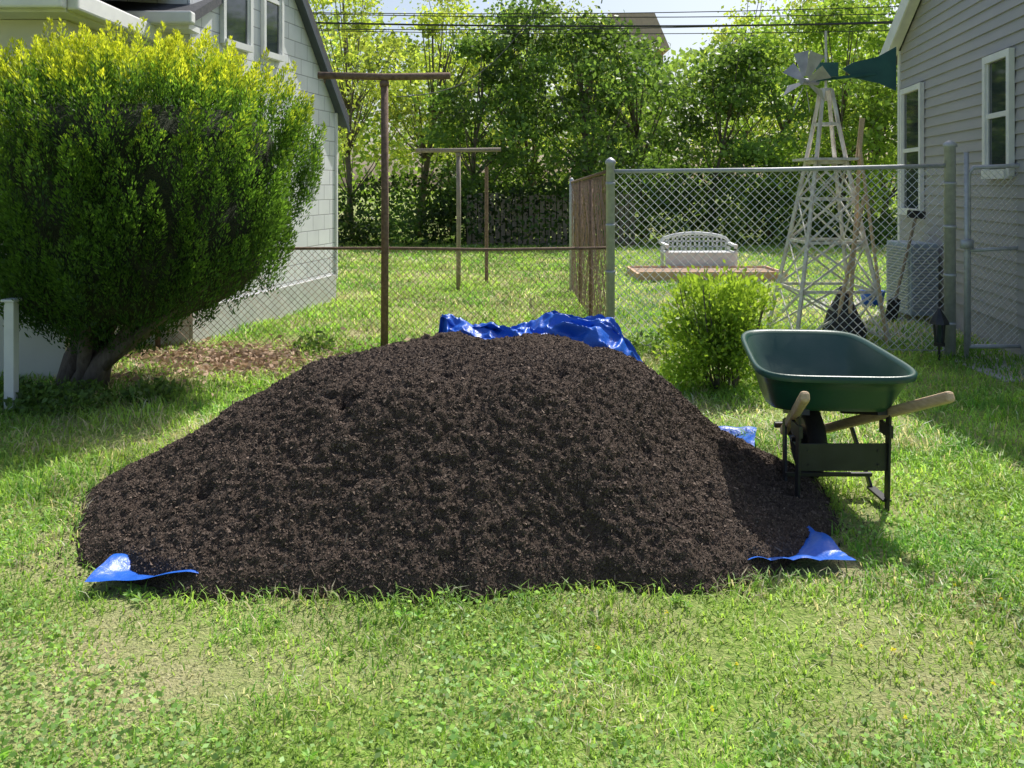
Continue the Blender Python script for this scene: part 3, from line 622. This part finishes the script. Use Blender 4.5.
# ---------------------------------------------------------------- background trees
def tree(name,x,y,h,cr,n,colA,colB,ls,trunk_r=.12,zlow=.25,clumps=34,dens=.5,lean=0):
    e=empty(name); mb=MB()
    top=Vector((x+lean,y,h*.8)); b=Vector((x,y,0))
    pts=[b+(top-b)*t+Vector((rng.normal(0,.08),rng.normal(0,.08),0))*(t>0) for t in (0,.2,.4,.6,.8,1)]
    mb.tube(pts,[trunk_r*1.2,trunk_r,trunk_r*.8,trunk_r*.6,trunk_r*.4,trunk_r*.15],8)
    cs=[]
    for k in range(clumps):
        zf=rng.uniform(zlow,1)**.9; a=rng.uniform(0,6.28); rr_=cr*math.sqrt(rng.random())*float(np.interp(zf,[0,.3,.6,.85,1],[.6,.95,1,.7,.3]))
        c=Vector((x+lean*zf+rr_*math.cos(a),y+rr_*math.sin(a),h*zf)); cs.append(c)
        if k%2==0:
            st=pts[min(4,max(0,int(zf*4.2)))]; mid=(st+c)/2+Vector((0,0,-.15)); mb.tube([st,mid,c],[trunk_r*.35,trunk_r*.22,.01],5)
    mb.done('trunk_and_limbs',M_bark,e,True)
    cs=np.array([tuple(c) for c in cs]); w=rng.integers(0,len(cs),n); cb=rng.uniform(.5,1.45,len(cs))
    sg=rng.uniform(.2,.5,len(cs))*cr*dens; C=cs[w]+rng.normal(size=(n,3))*sg[w][:,None]*[1,1,.6]; C[:,2]=np.maximum(C[:,2],.1)
    D=nrm(rng.normal(size=(n,3))+[0,0,-.2]); s=rng.uniform(.6,1.3,n)*ls
    m_=rng.random((n,1)); col=(np.array(colA)*(1-m_)+np.array(colB)*m_)*cb[w][:,None]
    leaves('crown_leaves',C,D,s,s*.6,np.clip(col,.005,.7),M_leaf,e)
G1=((.36,.45,.08),(.52,.60,.14)); G2=((.08,.15,.04),(.20,.31,.075)); G3=((.17,.28,.055),(.36,.48,.1))
spec=[(-7.5,24,7.5,2.4,G1),(-4.6,24.5,7.6,2.0,G1),(-2.9,26,7.3,1.7,G1),(-1.2,23.8,5.6,1.7,G2),(.3,25,6.7,1.9,G2),(2.0,24,6.1,2.0,G2),(3.9,25,6.2,1.9,G2),(5.6,24,5.3,1.8,G2),(7.6,25,6.6,1.8,G3),(9.2,24,6.9,2.0,G3),(10.8,25,7.4,2.3,G3),(13.2,24,7.8,2.4,G3),(16,25,8,2.6,G3),(-10.5,25,8,2.5,G3),
 (-2.2,30,8.8,2.3,G1),(.8,31,9.0,2.4,G1),(2.9,33,8.2,1.6,G1),(8.6,31,8.8,2.0,G1),(10.8,31,9.2,2.4,G1),(13.5,32,9.5,2.8,G1),(-6,31,9.0,2.5,G1)]
for (x,y,h_,cr,g) in spec:
    sparse=g is G1
    tree('background_tree',x,y,h_,cr,3400 if sparse else 6400,g[0],g[1],.15 if sparse else .16,dens=.45 if sparse else .50,zlow=.3 if sparse else .12,clumps=46,trunk_r=rng.uniform(.06,.12),lean=rng.normal(0,.4))
n=32000; x=rng.uniform(-14,19,n); y=rng.uniform(21.8,24.5,n); hmax=.4+1.9*vn(x,y,.5,40)
z=rng.random(n)**.8*hmax; C=np.stack([x,y,z],1); D=nrm(rng.normal(size=(n,3))); s=rng.uniform(.08,.19,n)
col=np.array([.055,.10,.025])*(.3+2.0*vn(x*1.0,z*1.0+y,1.1,41)[:,None])*rng.uniform(.6,1.4,(n,1))
leaves('understory_bushes',C,D,s,s*.6,col,M_leaf)
n=46000; x=rng.uniform(-26,34,n); y=rng.uniform(35,41,n); hmax=4.6+3.6*vn(x,y*.3,.22,42)+1.6*vn(x,y,.8,43)-1.9*np.exp(-((x-5.2)/1.6)**2)
z=rng.random(n)**.7*hmax; C=np.stack([x,y,z],1); D=nrm(rng.normal(size=(n,3))); s=rng.uniform(.2,.42,n)
col=np.array([.24,.34,.085])*(.4+1.3*vn(x,z,.6,44)[:,None])*rng.uniform(.6,1.4,(n,1))
leaves('distant_woods',C,D,s,s*.65,np.clip(col,0,.7),M_leaf)
bf=empty('back_wooden_fence'); mb=MB()
x=-1.2
while x<3.2:
    w_=.12; mb.box(x,x+w_,22.6,22.63,0,1.35+rng.normal(0,.03)); x+=w_+.03
mb.done('pickets',M_oldwood,bf)
# power lines
pw=empty('power_lines'); mb=MB()
for (z0,z1,y0,r_) in ((5.35,5.45,19,.011),(5.15,5.25,19,.022),(5.0,5.5,19.5,.011),(5.5,5.9,20,.011),(4.98,5.08,19,.009)):
    pts=[(-12+30*t,y0,z0+(z1-z0)*t-.35*math.sin(math.pi*t)+.3) for t in np.linspace(0,1,24)]; mb.tube(pts,r_,5)
pts=[(-1.9+ (1.0+1.9)*t,14+3*t,3.05+2.9*t-.75*math.sin(math.pi*t)) for t in np.linspace(0,1,20)]; mb.tube(pts,.008,5)
mb.done('cables',M_black,pw)
# ---------------------------------------------------------------- light & camera
el=math.radians(54); azs=math.radians(33)
sd_=Vector((math.sin(azs)*math.cos(el),math.cos(azs)*math.cos(el),math.sin(el)))
sun=bpy.data.lights.new('sun','SUN'); sun.energy=5.0; sun.angle=math.radians(.5); sun.color=(1,.97,.91)
so=bpy.data.objects.new('sun',sun); link(so); so.rotation_euler=sd_.to_track_quat('Z','Y').to_euler()
w=bpy.data.worlds.new('World'); scene.world=w; w.use_nodes=True; nt=w.node_tree
sk=nt.nodes.new('ShaderNodeTexSky'); sk.sky_type='NISHITA'; sk.sun_disc=False; sk.sun_elevation=el; sk.sun_rotation=azs; sk.dust_density=3
bg=nt.nodes['Background']; bg.inputs[1].default_value=.15; nt.links.new(sk.outputs[0],bg.inputs[0])
cam=bpy.data.cameras.new('cam'); co=bpy.data.objects.new('camera',cam); link(co); co.location=(0,0,1.6); co.rotation_euler=(math.pi/2,0,0)
cam.sensor_width=36; cam.lens=850*36/1024; cam.shift_y=-199/1024; cam.clip_end=900; cam.clip_start=.05
scene.camera=co
scene.view_settings.view_transform='Standard'; scene.view_settings.look='None'; scene.view_settings.exposure=0
